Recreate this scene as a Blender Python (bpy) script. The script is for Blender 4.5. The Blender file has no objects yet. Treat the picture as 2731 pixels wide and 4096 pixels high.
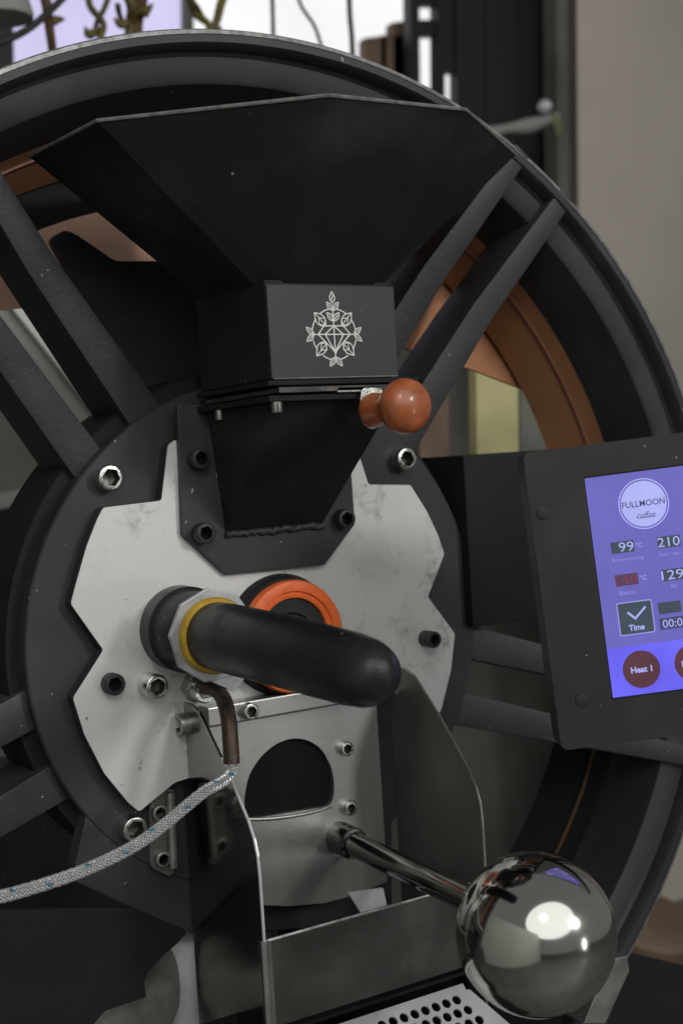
import bpy, bmesh, math, random
from mathutils import Vector, Matrix
random.seed(7)
S = 0.001                                   # all measures below are millimetres
scn = bpy.context.scene
COL = scn.collection
PI = math.pi

# ---------------------------------------------------------------- camera
cam_d = bpy.data.cameras.new('camera'); cam = bpy.data.objects.new('camera', cam_d); COL.objects.link(cam)
cam_d.sensor_fit = 'VERTICAL'; cam_d.sensor_height = 36.0; cam_d.sensor_width = 24.0
cam_d.lens = 45.4440
cam_d.clip_start = 0.02; cam_d.clip_end = 60
CR = Matrix(((0.851268, 0.074017, -0.519485), (-0.521009, 0.001511, -0.853550), (-0.062392, 0.997256, 0.039850)))
CAMPOS = Vector((-359.573, -677.568, 99.581))
cam.matrix_world = Matrix.Translation(CAMPOS * S) @ CR.to_4x4()
cam_d.dof.use_dof = True; cam_d.dof.focus_distance = 0.69; cam_d.dof.aperture_fstop = 9
scn.camera = cam

# ---------------------------------------------------------------- world, lamps, exposure
w = bpy.data.worlds.new('World'); scn.world = w; w.use_nodes = True
bg = w.node_tree.nodes['Background']; bg.inputs[0].default_value = (0.97, 0.985, 1.0, 1); bg.inputs[1].default_value = 0.13
def area(name, loc, target, size, power, color, size_y=None):
    d = bpy.data.lights.new(name, 'AREA'); d.energy = power; d.color = color
    d.shape = 'ELLIPSE' if size_y else 'DISK'; d.size = size * S
    if size_y: d.size_y = size_y * S
    o = bpy.data.objects.new(name, d); COL.objects.link(o); o.location = Vector(loc) * S
    o.rotation_euler = (Vector(target) - Vector(loc)).to_track_quat('-Z', 'Y').to_euler()
    return o
area('ceiling_lamp', (-525, -1447, 1034), (0, 0, 0), 240, 2.2, (1, 0.97, 0.92))
area('ceiling_lamp', (980, -2320, 800), (0, 0, 0), 420, 9.0, (1, 0.97, 0.93))
area('soft_fill', (-380, -2050, 1250), (0, 0, 0), 3300, 18.5, (1.0, 1.0, 0.985), 2100)  # added soft fill, unseen source; ellipse shapes its reflection in the ball
area('doorway_light', (1250, -2300, -350), (0, 0, -100), 260, 1.2, (0.98, 0.99, 1.0), 520)
scn.view_settings.view_transform = 'Standard'; scn.view_settings.look = 'None'
scn.view_settings.exposure = 0.43; scn.view_settings.gamma = 1.0
scn.view_settings.use_curve_mapping = False

# ---------------------------------------------------------------- materials
MATS = {}
def srgb(r, g, b):
    f = lambda c: ((c / 255 + 0.055) / 1.055) ** 2.4 if c > 10 else c / 255 / 12.92
    return (f(r), f(g), f(b))
def mat(name, col, rough=0.5, metal=0.0, vary=0.0, vscale=60, bump=0.0, bscale=400, spec=0.5, rvary=0.0, aniso=None, coat=0.0):
    m = bpy.data.materials.new(name); m.use_nodes = True; nt = m.node_tree; N = nt.nodes; L = nt.links
    b = N['Principled BSDF']; MATS[name] = m
    b.inputs['Base Color'].default_value = (*col, 1); b.inputs['Roughness'].default_value = rough
    b.inputs['Metallic'].default_value = metal; b.inputs['Specular IOR Level'].default_value = spec
    b.inputs['Coat Weight'].default_value = coat
    tc = N.new('ShaderNodeTexCoord')
    if vary or rvary:
        n = N.new('ShaderNodeTexNoise'); n.inputs['Scale'].default_value = vscale; n.inputs['Detail'].default_value = 6
        src = tc.outputs['Object']
        if aniso:
            mp = N.new('ShaderNodeMapping'); mp.inputs['Scale'].default_value = aniso; L.new(src, mp.inputs[0]); src = mp.outputs[0]
        L.new(src, n.inputs['Vector'])
        if vary:
            mr = N.new('ShaderNodeMapRange'); mr.inputs[1].default_value = 0.3; mr.inputs[2].default_value = 0.7
            mr.inputs[3].default_value = 1 - vary; mr.inputs[4].default_value = 1 + vary
            L.new(n.outputs[0], mr.inputs[0])
            mx = N.new('ShaderNodeVectorMath'); mx.operation = 'SCALE'; mx.inputs[0].default_value = col
            L.new(mr.outputs[0], mx.inputs['Scale']); L.new(mx.outputs[0], b.inputs['Base Color'])
        if rvary:
            mr = N.new('ShaderNodeMapRange'); mr.inputs[1].default_value = 0.3; mr.inputs[2].default_value = 0.7
            mr.inputs[3].default_value = max(0.02, rough - rvary); mr.inputs[4].default_value = rough + rvary
            L.new(n.outputs[0], mr.inputs[0]); L.new(mr.outputs[0], b.inputs['Roughness'])
    if bump:
        n2 = N.new('ShaderNodeTexNoise'); n2.inputs['Scale'].default_value = bscale; n2.inputs['Detail'].default_value = 3
        L.new(tc.outputs['Object'], n2.inputs['Vector'])
        bp = N.new('ShaderNodeBump'); bp.inputs['Strength'].default_value = bump; bp.inputs['Distance'].default_value = 0.0008
        L.new(n2.outputs[0], bp.inputs['Height']); L.new(bp.outputs[0], b.inputs['Normal'])
    return m
def emit(name, col, strength=1.0, noise=0.0, nscale=60):
    m = bpy.data.materials.new(name); m.use_nodes = True; nt = m.node_tree; N = nt.nodes
    b = N['Principled BSDF']; MATS[name] = m
    b.inputs['Base Color'].default_value = (0.02, 0.02, 0.02, 1); b.inputs['Roughness'].default_value = 0.16
    b.inputs['Specular IOR Level'].default_value = 0.5
    strength *= 0.76; b.inputs['Emission Color'].default_value = (*col, 1); b.inputs['Emission Strength'].default_value = strength
    if noise:
        tc = N.new('ShaderNodeTexCoord'); n = N.new('ShaderNodeTexNoise'); n.inputs['Scale'].default_value = nscale
        nt.links.new(tc.outputs['Object'], n.inputs['Vector'])
        mr = N.new('ShaderNodeMapRange'); mr.inputs[1].default_value = .3; mr.inputs[2].default_value = .7
        mr.inputs[3].default_value = strength * (1 - noise); mr.inputs[4].default_value = strength * (1 + noise)
        nt.links.new(n.outputs[0], mr.inputs[0]); nt.links.new(mr.outputs[0], b.inputs['Emission Strength'])
    return m
# cast body paint, sheet paint
mat('cast_paint', (0.034, 0.0345, 0.037), 0.46, 0, 0.18, 18, 0.12, 2200, 0.35, rvary=0.05)
mat('rough_cast_paint', (0.029, 0.030, 0.033), 0.5, 0, 0.15, 40, 0.30, 330, 0.5)
mat('satin_black', (0.016, 0.016, 0.0165), 0.6, 0, 0.1, 30, 0.1, 1500, 0.15)
mat('hopper_black', (0.015, 0.0152, 0.0155), 0.6, 0, 0.15, 25, 0.1, 1500, 0.22)
mat('void_shade', (0.014, 0.014, 0.014), 0.8, spec=0.05)  # black standing in for shade inside the door hole and sockets
mat('rubber', (0.013, 0.013, 0.0135), 0.40, 0, 0.25, 40, 0.25, 900, 0.4, 0.16)
mat('black_bolt', (0.035, 0.035, 0.036), 0.45, 0.3, 0.1, 200, 0.2, 900)
mat('bolt_steel', (0.62, 0.62, 0.59), 0.25, 1.0, 0.2, 250, 0.15, 900, rvary=0.08)
mat('socket_shade', (0.10, 0.10, 0.085), 0.35, 0.8)  # darker steel, painted shade for the bolt sockets
mat('dull_steel', (0.36, 0.36, 0.34), 0.42, 0.9, 0.15, 60, 0.12, 700, rvary=0.08)
mat('sheet_steel', (0.33, 0.33, 0.315), 0.15, 1.0, 0.12, 20, 0.06, 300, rvary=0.06)
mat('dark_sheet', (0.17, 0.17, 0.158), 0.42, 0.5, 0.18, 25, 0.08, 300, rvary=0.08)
mat('front_sheet', (0.17, 0.17, 0.16), 0.28, 1.0, 0.22, 30, 0.06, 300, rvary=0.08)
mat('fold_highlight_steel', (0.55, 0.55, 0.54), 0.24, 1.0, 0.15, 60, 0.05, 400, rvary=0.06)  # lighter steel with the bend's highlight put into its colour
mat('zinc', (0.42, 0.42, 0.43), 0.42, 0.5, 0.2, 70, 0.15, 500, rvary=0.08)
mat('brushed_steel', (0.45, 0.45, 0.43), 0.38, 0.85, 0.10, 40, 0.10, 300, rvary=0.06, aniso=(1, 1, 0.12))
mat('pale_steel', (0.68, 0.69, 0.70), 0.42, 0.4, 0.1, 60, 0.1, 500)
mat('chrome', (0.52, 0.515, 0.475), 0.11, 1.0, 0.10, 22, 0.0, rvary=0.05)
mat('dark_chrome', (0.26, 0.26, 0.25), 0.16, 1.0, 0.15, 40, 0.0, rvary=0.05)
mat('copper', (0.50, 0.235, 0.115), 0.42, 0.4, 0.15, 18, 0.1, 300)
mat('dim_highlight_copper', (0.13, 0.075, 0.038), 0.5, 0.3, 0.2, 14)  # brown for the painted glint on the lower lining crease
mat('highlight_copper', (0.26, 0.125, 0.085), 0.45, 0.2, 0.1, 14)  # colour of the painted highlight along the lining crease
mat('peach_copper', (0.85, 0.53, 0.38), 0.5, 0.2, 0.15, 10)
mat('orange_silicone', (0.80, 0.155, 0.035), 0.42, 0, 0.10, 120, 0.1, 800)
mat('yellow_band', (0.50, 0.32, 0.03), 0.5, 0, 0.25, 120, 0.1, 500)
mat('dark_glass', (0.012, 0.012, 0.011), 0.18, 0, 0, spec=0.6)
mat('sleeve_brown', (0.062, 0.042, 0.030), 0.45, 0.4, 0.45, 90, 0.5, 400, rvary=0.1)
mat('braid', (0.64, 0.65, 0.65), 0.28, 0.6, 0.15, 400)
mat('braid_core', (0.035, 0.035, 0.035), 0.6)
mat('braid_blue', (0.02, 0.13, 0.22), 0.4)
mat('panel_black', (0.024, 0.0248, 0.0235), 0.5, 0, 0.12, 40, 0.15, 2200, 0.3)
mat('print_white', (0.72, 0.73, 0.70), 0.5, 0, 0.06, 300)
mat('edge_worn', (0.30, 0.30, 0.29), 0.4, 0.7, 0.35, 220, 0.2, 700)
mat('wall_taupe', (0.55, 0.495, 0.435), 0.8, 0, 0.16, 1.6, 0.2, 60)
mat('wall_dark', (0.12, 0.123, 0.108), 0.8, 0, 0.45, 3, 0.1, 60)
mat('trim_grey', (0.13, 0.13, 0.11), 0.6, 0, 0.3, 12)
mat('trim_brown', (0.055, 0.042, 0.03), 0.6, 0, 0.3, 12)
mat('shutter_black', (0.012, 0.012, 0.014), 0.5, 0, 0.2, 5)
mat('crate_wood', (0.16, 0.105, 0.07), 0.7, 0, 0.5, 8)
mat('board_yellow', (0.52, 0.48, 0.24), 0.6, 0, 0.3, 8)
mat('stem_olive', (0.13, 0.105, 0.025), 0.6, 0, 0.4, 40)
mat('stem_brown', (0.10, 0.055, 0.025), 0.7, 0, 0.4, 40)
mat('cable_dark', (0.02, 0.025, 0.018), 0.6)
mat('leaf_pale', (0.20, 0.22, 0.10), 0.6, 0, 0.4, 30)
mat('plaster', (0.30, 0.31, 0.285), 0.85, 0, 0.08, 3)
mat('white_wall', (0.74, 0.76, 0.71), 0.85, 0, 0.06, 2)
mat('floor_dark', (0.15, 0.147, 0.138), 0.5, 0, 0.2, 4)
emit('window_white', (1.0, 0.99, 1.0), 0.93, 0.06, 3)
emit('window_lilac', (0.67, 0.62, 0.90), 0.95, 0.12, 4)
emit('scr_bg', srgb(105, 100, 188), 0.95, 0.08, 25)
emit('scr_bar', srgb(104, 98, 242), 1.0, 0.16, 30)
emit('scr_light', srgb(150, 150, 228), 1.0)
emit('scr_pale', srgb(172, 175, 240), 1.0, 0.05, 40)
emit('scr_dim', srgb(140, 138, 215), 1.0)
emit('scr_dark', srgb(58, 70, 82), 1.0, 0.08, 60)
emit('scr_ink', srgb(62, 66, 108), 1.0)
emit('scr_red', srgb(84, 46, 58), 1.0, 0.08, 60)
emit('scr_redink', srgb(122, 52, 74), 1.0)
emit('scr_redbox', srgb(74, 58, 86), 1.0)

def dust(name, thr=0.80, scale=260, col=(0.30, 0.30, 0.28)):
    m = MATS[name]; nt = m.node_tree; N = nt.nodes; L = nt.links; b = N['Principled BSDF']
    tc = N.new('ShaderNodeTexCoord'); n = N.new('ShaderNodeTexNoise'); n.inputs['Scale'].default_value = scale; n.inputs['Detail'].default_value = 1
    L.new(tc.outputs['Object'], n.inputs['Vector'])
    mr = N.new('ShaderNodeMapRange'); mr.inputs[1].default_value = thr; mr.inputs[2].default_value = thr + 0.03; L.new(n.outputs[0], mr.inputs[0])
    n2 = N.new('ShaderNodeTexNoise'); n2.inputs['Scale'].default_value = 16; n2.inputs['Detail'].default_value = 7; L.new(tc.outputs['Object'], n2.inputs['Vector'])
    mr2 = N.new('ShaderNodeMapRange'); mr2.inputs[1].default_value = 0.52; mr2.inputs[2].default_value = 0.85; mr2.inputs[4].default_value = 0.10; L.new(n2.outputs[0], mr2.inputs[0])
    mm = N.new('ShaderNodeMath'); mm.operation = 'MAXIMUM'; L.new(mr.outputs[0], mm.inputs[0]); L.new(mr2.outputs[0], mm.inputs[1])
    mx = N.new('ShaderNodeMixRGB'); mx.inputs[2].default_value = (*col, 1)
    src = b.inputs['Base Color'].links[0].from_socket if b.inputs['Base Color'].links else None
    if src: L.new(src, mx.inputs[1])
    else: mx.inputs[1].default_value = b.inputs['Base Color'].default_value
    L.new(mm.outputs[0], mx.inputs[0]); L.new(mx.outputs[0], b.inputs['Base Color'])
for nm in ('cast_paint', 'rough_cast_paint', 'panel_black', 'front_sheet', 'rubber'): dust(nm, 0.775)
dust('hopper_black', 0.80)

# the bare milled face: bright aluminium with smudges and small pits
def milled():
    m = mat('milled_aluminium', (0.60, 0.605, 0.585), 0.5, 0.35, 0.0, 10, 0.12, 900)
    nt = m.node_tree; N = nt.nodes; L = nt.links; b = N['Principled BSDF']
    tc = N.new('ShaderNodeTexCoord')
    def noise(scale, detail, lo, hi, rgh=0.6):
        n = N.new('ShaderNodeTexNoise'); n.inputs['Scale'].default_value = scale; n.inputs['Detail'].default_value = detail
        n.inputs['Roughness'].default_value = rgh
        L.new(tc.outputs['Object'], n.inputs['Vector'])
        mr = N.new('ShaderNodeMapRange'); mr.inputs[1].default_value = lo; mr.inputs[2].default_value = hi
        L.new(n.outputs[0], mr.inputs[0]); return mr.outputs[0]
    mask = noise(13, 2, 0.44, 0.62)
    smudge = noise(75, 8, 0.52, 0.72, 0.7)
    spots = noise(150, 3, 0.69, 0.74)
    mul = N.new('ShaderNodeMath'); mul.operation = 'MULTIPLY'; L.new(mask, mul.inputs[0]); L.new(smudge, mul.inputs[1])
    mx = N.new('ShaderNodeMath'); mx.operation = 'MAXIMUM'; L.new(mul.outputs[0], mx.inputs[0]); L.new(spots, mx.inputs[1])
    sc = N.new('ShaderNodeMath'); sc.operation = 'MULTIPLY'; sc.inputs[1].default_value = 0.75; L.new(mx.outputs[0], sc.inputs[0])
    cloud = noise(9, 4, 0.3, 0.7)
    c1 = N.new('ShaderNodeMixRGB'); c1.inputs[1].default_value = (0.63, 0.635, 0.615, 1); c1.inputs[2].default_value = (0.74, 0.74, 0.725, 1)
    L.new(cloud, c1.inputs[0])
    c2 = N.new('ShaderNodeMixRGB'); c2.inputs[2].default_value = (0.10, 0.10, 0.09, 1)
    L.new(c1.outputs[0], c2.inputs[1]); L.new(sc.outputs[0], c2.inputs[0]); L.new(c2.outputs[0], b.inputs['Base Color'])
milled()

# ---------------------------------------------------------------- mesh helpers
def finish(name, bm, material, parent=None, smooth=None, kind=None):
    bmesh.ops.recalc_face_normals(bm, faces=bm.faces[:])
    me = bpy.data.meshes.new(name); bm.to_mesh(me); bm.free()
    return obj(name, me, material, parent, smooth, kind)
def obj(name, me, material, parent=None, smooth=None, kind=None):
    if material is not None and not me.materials: me.materials.append(MATS[material])
    if smooth is not None and not me.get('sm'):
        for p in me.polygons: p.use_smooth = True
        me.set_sharp_from_angle(angle=math.radians(smooth)); me['sm'] = 1
    o = bpy.data.objects.new(name, me); COL.objects.link(o)
    if parent is not None: o.parent = parent
    if kind: o['kind'] = kind
    return o
def tag(o, label, cat, group=None):
    o['label'] = label; o['category'] = cat
    if group: o['group'] = group
    return o
def thing(name, label, cat, loc=(0, 0, 0), group=None):
    o = bpy.data.objects.new(name, None); COL.objects.link(o); o.location = Vector(loc) * S
    o.empty_display_size = 0.02
    return tag(o, label, cat, group)
def child_of_world(o, root):                 # parts are modelled in machine coordinates
    o.parent = root; o.matrix_parent_inverse = Matrix.Translation(-root.location)
    return o
def bev(bm, w, seg=2, ang=25):
    if w <= 0: return
    es = [e for e in bm.edges if len(e.link_faces) == 2 and e.calc_face_angle(0) > math.radians(ang)]
    bmesh.ops.bevel(bm, geom=es, offset=w * S, segments=seg, profile=0.6, affect='EDGES', clamp_overlap=True)
def prism(poly, y0, y1, bevel=0.0, hole=None, round_r=0.0, axis='Y'):
    """polygon (X,Z) extruded along Y from y0 (front) to y1; optional hole polygon"""
    if round_r: poly = rounded(poly, round_r)
    bm = bmesh.new()
    P = (lambda a, b, h: Vector((a, h, b)) * S) if axis == 'Y' else ((lambda a, b, h: Vector((h, a, b)) * S) if axis == 'X' else (lambda a, b, h: Vector((a, b, h)) * S))
    if hole is None:
        f = [bm.verts.new(P(a, b, y0)) for a, b in poly]; g = [bm.verts.new(P(a, b, y1)) for a, b in poly]
        bm.faces.new(f); bm.faces.new(g[::-1]); n = len(f)
        for i in range(n): bm.faces.new((f[i], g[i], g[(i + 1) % n], f[(i + 1) % n]))
        bmesh.ops.recalc_face_normals(bm, faces=bm.faces[:])
        bev(bm, bevel, 2)
    else:
        for h, sgn in ((y0, 1), (y1, -1)):
            eds = []
            for ring in (poly, hole):
                vs = [bm.verts.new(P(a, b, h)) for a, b in ring]
                eds += [bm.edges.new((vs[i], vs[(i + 1) % len(vs)])) for i in range(len(vs))]
            bmesh.ops.triangle_fill(bm, edges=eds, use_beauty=True)
        for ring in (poly, hole):
            for i in range(len(ring)):
                j = (i + 1) % len(ring)
                v = [bm.verts.new(P(*ring[i], y0)), bm.verts.new(P(*ring[j], y0)), bm.verts.new(P(*ring[j], y1)), bm.verts.new(P(*ring[i], y1))]
                bm.faces.new(v)
        bmesh.ops.remove_doubles(bm, verts=bm.verts[:], dist=1e-6)
    return bm
def rounded(poly, r, seg=4):
    out = []; n = len(poly)
    for i in range(n):
        a, b, c = Vector(poly[i - 1]), Vector(poly[i]), Vector(poly[(i + 1) % n])
        u, v = (a - b), (c - b); lu, lv = u.length, v.length
        k = min(r, lu * 0.45, lv * 0.45)
        p, q = b + u / lu * k, b + v / lv * k
        for s in range(seg + 1):
            t = s / seg; out.append(tuple(p * (1 - t) ** 2 + b * 2 * t * (1 - t) + q * t * t))
    return out
def box(x0, x1, y0, y1, z0, z1, bevel=0.0):
    return prism([(x0, z0), (x1, z0), (x1, z1), (x0, z1)], y0, y1, bevel)
def lathe(profile, seg=64, origin=(0, 0, 0), axis=(0, -1, 0), closed=False, caps=True):
    """profile: (radius, height along axis)"""
    bm = bmesh.new(); ax = Vector(axis).normalized(); q = Vector((0, 0, 1)).rotation_difference(ax); o = Vector(origin)
    rings = []
    for r, h in profile:
        if r < 1e-4: rings.append([bm.verts.new((o + ax * h) * S)])
        else: rings.append([bm.verts.new((o + q @ Vector((r * math.cos(2 * PI * k / seg), r * math.sin(2 * PI * k / seg), h))) * S) for k in range(seg)])
    pairs = list(zip(rings, rings[1:])) + ([(rings[-1], rings[0])] if closed else [])
    for A, B in pairs:
        for k in range(seg):
            k2 = (k + 1) % seg
            if len(A) == 1 and len(B) == 1: continue
            if len(A) == 1: bm.faces.new((A[0], B[k], B[k2]))
            elif len(B) == 1: bm.faces.new((A[k], A[k2], B[0]))
            else: bm.faces.new((A[k], A[k2], B[k2], B[k]))
    if caps and not closed:
        if len(rings[0]) > 1: bm.faces.new(rings[0][::-1])
        if len(rings[-1]) > 1: bm.faces.new(rings[-1])
    return bm
def smooth_path(pts, n=8):
    P = [Vector(p) for p in pts]; out = []
    for i in range(len(P) - 1):
        a, b, c, d = P[max(i - 1, 0)], P[i], P[i + 1], P[min(i + 2, len(P) - 1)]
        for k in range(n):
            t = k / n
            out.append(0.5 * ((2 * b) + (c - a) * t + (2 * a - 5 * b + 4 * c - d) * t * t + (3 * b - a - 3 * c + d) * t ** 3))
    out.append(P[-1]); return out
def frames(P):
    T = [(P[min(i + 1, len(P) - 1)] - P[max(i - 1, 0)]).normalized() for i in range(len(P))]
    up = Vector((0, 0, 1)) if abs(T[0].z) < 0.9 else Vector((1, 0, 0))
    n = T[0].cross(up).normalized(); F = []
    for t in T:
        n = (n - t * n.dot(t)).normalized(); F.append((n, t.cross(n)))
    return F
def tube(pts, r, seg=16, bm=None, caps=True):
    P = [Vector(p) for p in pts]; F = frames(P); bm = bm or bmesh.new(); rr = r if isinstance(r, (list, tuple)) else [r] * len(P)
    rings = [[bm.verts.new((p + (n * math.cos(2 * PI * k / seg) + b * math.sin(2 * PI * k / seg)) * q) * S) for k in range(seg)] for p, (n, b), q in zip(P, F, rr)]
    for A, B in zip(rings, rings[1:]):
        for k in range(seg): bm.faces.new((A[k], A[(k + 1) % seg], B[(k + 1) % seg], B[k]))
    if caps: bm.faces.new(rings[0][::-1]); bm.faces.new(rings[-1])
    return bm
BOLT = {}
def bolt(x, y, z, R, h, material, parent, axis=(0, -1, 0)):
    """socket head cap screw: (x, y, z) is the foot of the head"""
    key = (R, h, material)
    if key not in BOLT:
        bm = bmesh.new(); seg = 24; c = R * 0.12; hexr = R * 0.66
        def ring(fr, z): return [bm.verts.new(Vector((fr(k) * math.cos(2 * PI * k / seg), fr(k) * math.sin(2 * PI * k / seg), z)) * S) for k in range(seg)]
        hx = lambda k: hexr * math.cos(PI / 6) / math.cos((2 * PI * k / seg) % (PI / 3) - PI / 6)
        rs = [ring(lambda k: R, 0), ring(lambda k: R, h - c), ring(lambda k: R - c * .4, h - c * .3), ring(lambda k: R - c, h), ring(lambda k: hx(k) * 1.08, h), ring(hx, h - c * .6), ring(hx, h - R * 1.0), ring(lambda k: hx(k) * .3, h - R * 1.1)]
        for A, B in zip(rs, rs[1:]):
            for k in range(seg): bm.faces.new((A[k], A[(k + 1) % seg], B[(k + 1) % seg], B[k]))
        for f in bm.faces: f.material_index = 1 if all((v.co.x ** 2 + v.co.y ** 2) ** .5 < hexr * 1.01 * S for v in f.verts) else 0  # recess faces take a darker material as painted shade
        bm.faces.new(rs[-1]).material_index = 1; bm.faces.new(rs[0][::-1]); bmesh.ops.recalc_face_normals(bm, faces=bm.faces[:])
        me = bpy.data.meshes.new('bolt'); bm.to_mesh(me); bm.free(); me.materials.append(MATS[material]); me.materials.append(MATS['socket_shade' if material != 'black_bolt' else 'void_shade']); BOLT[key] = me
    o = obj('bolt', BOLT[key], material, None, 35)
    o.parent = parent
    q = Vector((0, 0, 1)).rotation_difference(Vector(axis))
    o.matrix_local = Matrix.Translation(Vector((x, y, z)) * S) @ q.to_matrix().to_4x4() @ Matrix.Rotation(random.random() * 6, 4, 'Z')
    return o

# ---------------------------------------------------------------- setting
def struct(o): o['kind'] = 'structure'; return o
struct(finish('floor', box(-4000, 4000, -5000, 4000, -900, -880), 'floor_dark'))
struct(finish('wall', box(-3000, 3000, 1700, 1760, -880, 3000), 'wall_dark'))
struct(finish('wall_right', box(1428, 5000, 1300, 1360, -880, 3000), 'wall_taupe'))
struct(finish('wall_left', box(-1450, -1400, -2300, 500, -880, 700), 'white_wall'))
# bright window and its frame
wd_ = thing('window', 'bright white window with dark frame behind the wheel', 'window', (0, 1500, 0))
def wpart(name, bm, m, parent=wd_):
    o = finish(name, bm, m); 
    return child_of_world(o, wd_) if parent is wd_ else o
wpart('pane', prism([(725.0, 1075.0), (1404.8, 1179.7), (1367.2, 666.0), (692.1, 626.9)], 1500, 1510), 'window_white')
wpart('pane', prism([(374.7, 1021.1), (716.1, 1073.7), (683.2, 626.4), (344.1, 606.8)], 1500, 1510), 'window_lilac')
wpart('mullion', prism([(696.6, 1063.2), (714.2, 1065.9), (685.1, 622.2), (667.5, 621.2)], 1480, 1499), 'trim_grey')
wpart('frame_post', prism([(308.4, 1003.5), (374.0, 1013.6), (347.3, 529.4), (273.2, 526.4)], 1480, 1512), 'shutter_black')
wpart('sill', prism([(265.8, 615.4), (1537.8, 697.8), (1528.4, 568.0), (258.5, 516.5)], 1430, 1490), 'shutter_black')
sh = thing('louvre_shutter', 'black vertical slat shutter beside the bright window', 'shutter', (0, 1350, 0))
for q in ([(1105.4, 1077.9),(1125.8, 1081.1),(1096.0, 576.9),(1073.7, 575.8)], [(1169.2, 1087.7),(1185.9, 1090.3),(1153.7, 579.7),(1135.0, 578.8)], [(1214.4, 1094.7),(1283.2, 1105.3),(1241.7, 507.4),(1177.6, 505.2)], [(1287.6, 1106.0),(1367.6, 1118.3),(1325.4, 510.2),(1246.0, 507.5)], [(1372.1, 1119.0),(1466.5, 1133.5),(1430.6, 513.7),(1329.9, 510.4)]):
    child_of_world(finish('slat', prism(q, 1350, 1375), 'shutter_black'), sh)
for q in ([(1115.9, 930.2),(1163.4, 936.0),(1161.0, 903.3),(1113.5, 897.8)], [(1127.1, 1083.5),(1174.7, 1090.8),(1165.3, 961.9),(1117.8, 955.9)], [(1179.9, 992.1),(1215.9, 996.8),(1204.2, 837.9),(1168.4, 834.3)]):
    child_of_world(finish('crosspiece', prism(rounded(q, 10), 1356, 1370), 'shutter_black'), sh)
for lab, qs, m in (('grey door frame edge running up beside the taupe wall', [(1417.0, 1103.6),(1446.9, 1108.2),(1392.7, 207.5),(1360.8, 208.4)], 'trim_grey'), ('brown edge strip along the taupe wall', [(1449.2, 1108.6),(1470.1, 1111.8),(1413.4, 207.0),(1392.7, 207.5)], 'trim_brown')):
    tag(finish('trim_strip', prism(qs, 1290, 1330), m), lab, 'trim')
for qb, lab in (([(1023.2, 899.6), (1076.0, 910.6), (1055.3, 627.7), (1003.1, 624.7)], 'tall light wood block on the window sill'), ([(1056.7, 907.6), (1118.5, 919.7), (1098.2, 642.8), (1037.0, 639.2)], 'dark brown wood block on the window sill'), ([(1088.0, 936.3), (1138.1, 947.3), (1116.5, 652.4), (1067.0, 649.4)], 'reddish brown wood block on the window sill beside the shutter')):
    tag(finish('wood_block', prism(qb, 1400, 1425, 4), 'crate_wood'), lab, 'wood block')
P = [(x, 1180, z) for x, z in [(1099.4, 659.5), (1160.6, 681.4), (1227.9, 694.7), (1295.7, 716.3)]]
tag(finish('grey_pipe', tube(smooth_path(P, 4), [11 + 3 * math.sin(k) for k in range(13)], 14), 'plaster', None, 60), 'pale grey pipe sticking out of the dark corner', 'pipe')
P = [(x, 1178, z) for x, z in [(1277.2, 719.1), (1289.7, 701.6), (1293.3, 677.6)]]
tag(finish('green_leaf', tube(smooth_path(P, 4), [5, 9, 12, 13, 12, 10, 8, 5, 2], 10), 'leaf_pale', None, 60), 'pale green leaf at the end of the grey pipe', 'leaf')
tag(finish('glass_bulb', lathe([(0, -14), (9, -11), (14, 0), (9, 11), (0, 14)], 24, origin=([(1258.5, 729.0)][0][0], 1170, [(1258.5, 729.0)][0][1])), 'pale_steel', None, 60), 'small round shiny bulb above the pale bar', 'bulb')
# plant stems before the window
pl = thing('potted_vine', 'bare twisted olive and brown vine stems before the window', 'plant', (0, 700, 0))
for path, r, m in (([(137.3, 650.1),(137.8, 617.3),(143.0, 594.4),(150.7, 564.5)], 9, 'stem_brown'), ([(194.3, 658.0),(196.8, 629.6),(206.4, 606.8),(200.0, 589.1),(189.1, 566.3)], 6, 'stem_olive'), ([(224.0, 662.2),(213.1, 626.9),(201.9, 601.4),(211.6, 578.4)], 5, 'stem_olive'), ([(230.6, 653.4),(239.1, 625.4),(243.3, 611.3),(237.6, 576.4)], 10, 'stem_olive'), ([(260.2, 667.3),(255.8, 637.3),(252.6, 607.5),(253.3, 573.2)], 11, 'stem_brown'), ([(239.8, 664.4),(248.0, 631.4),(256.5, 617.8)], 7, 'stem_olive'), ([(320.8, 675.8),(324.6, 636.2),(334.2, 614.2),(329.9, 586.5)], 7, 'stem_olive'), ([(378.1, 683.8),(355.2, 645.1),(342.4, 618.2),(331.4, 591.7)], 8, 'stem_olive'), ([(221.1, 623.1),(230.1, 617.4),(239.7, 605.9)], 5, 'stem_olive'), ([(293.8, 647.2),(318.2, 640.4),(339.7, 628.0)], 4, 'stem_olive')):
    P = [(x, 700 + 12 * math.sin(i * 1.7 + r), z) for i, (x, z) in enumerate(path)]
    child_of_world(finish('stem', tube(smooth_path(P, 6), [r * 0.72 * (1 - .25 * k / (6 * (len(P) - 1))) for k in range(6 * (len(P) - 1) + 1)], 10), m, None, 60), pl)
for path in ([(203.9, 600.7),(189.3, 590.3),(185.4, 599.4)], [(240.2, 611.9),(228.2, 606.5),(220.4, 613.3)], [(331.7, 611.9),(345.2, 610.5),(356.2, 619.9)], [(244.0, 621.1),(259.2, 625.0),(269.6, 635.2)], [(143.0, 594.4),(151.5, 602.0),(162.6, 604.3)]):
    P = [(x, 700, z) for x, z in path]
    child_of_world(finish('leaf', tube(smooth_path(P, 5), [0.8, 2, 3.4, 4.6, 5.2, 5.2, 4.6, 3.8, 2.8, 1.6, 0.4], 8), 'stem_olive', None, 60), pl)
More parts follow.
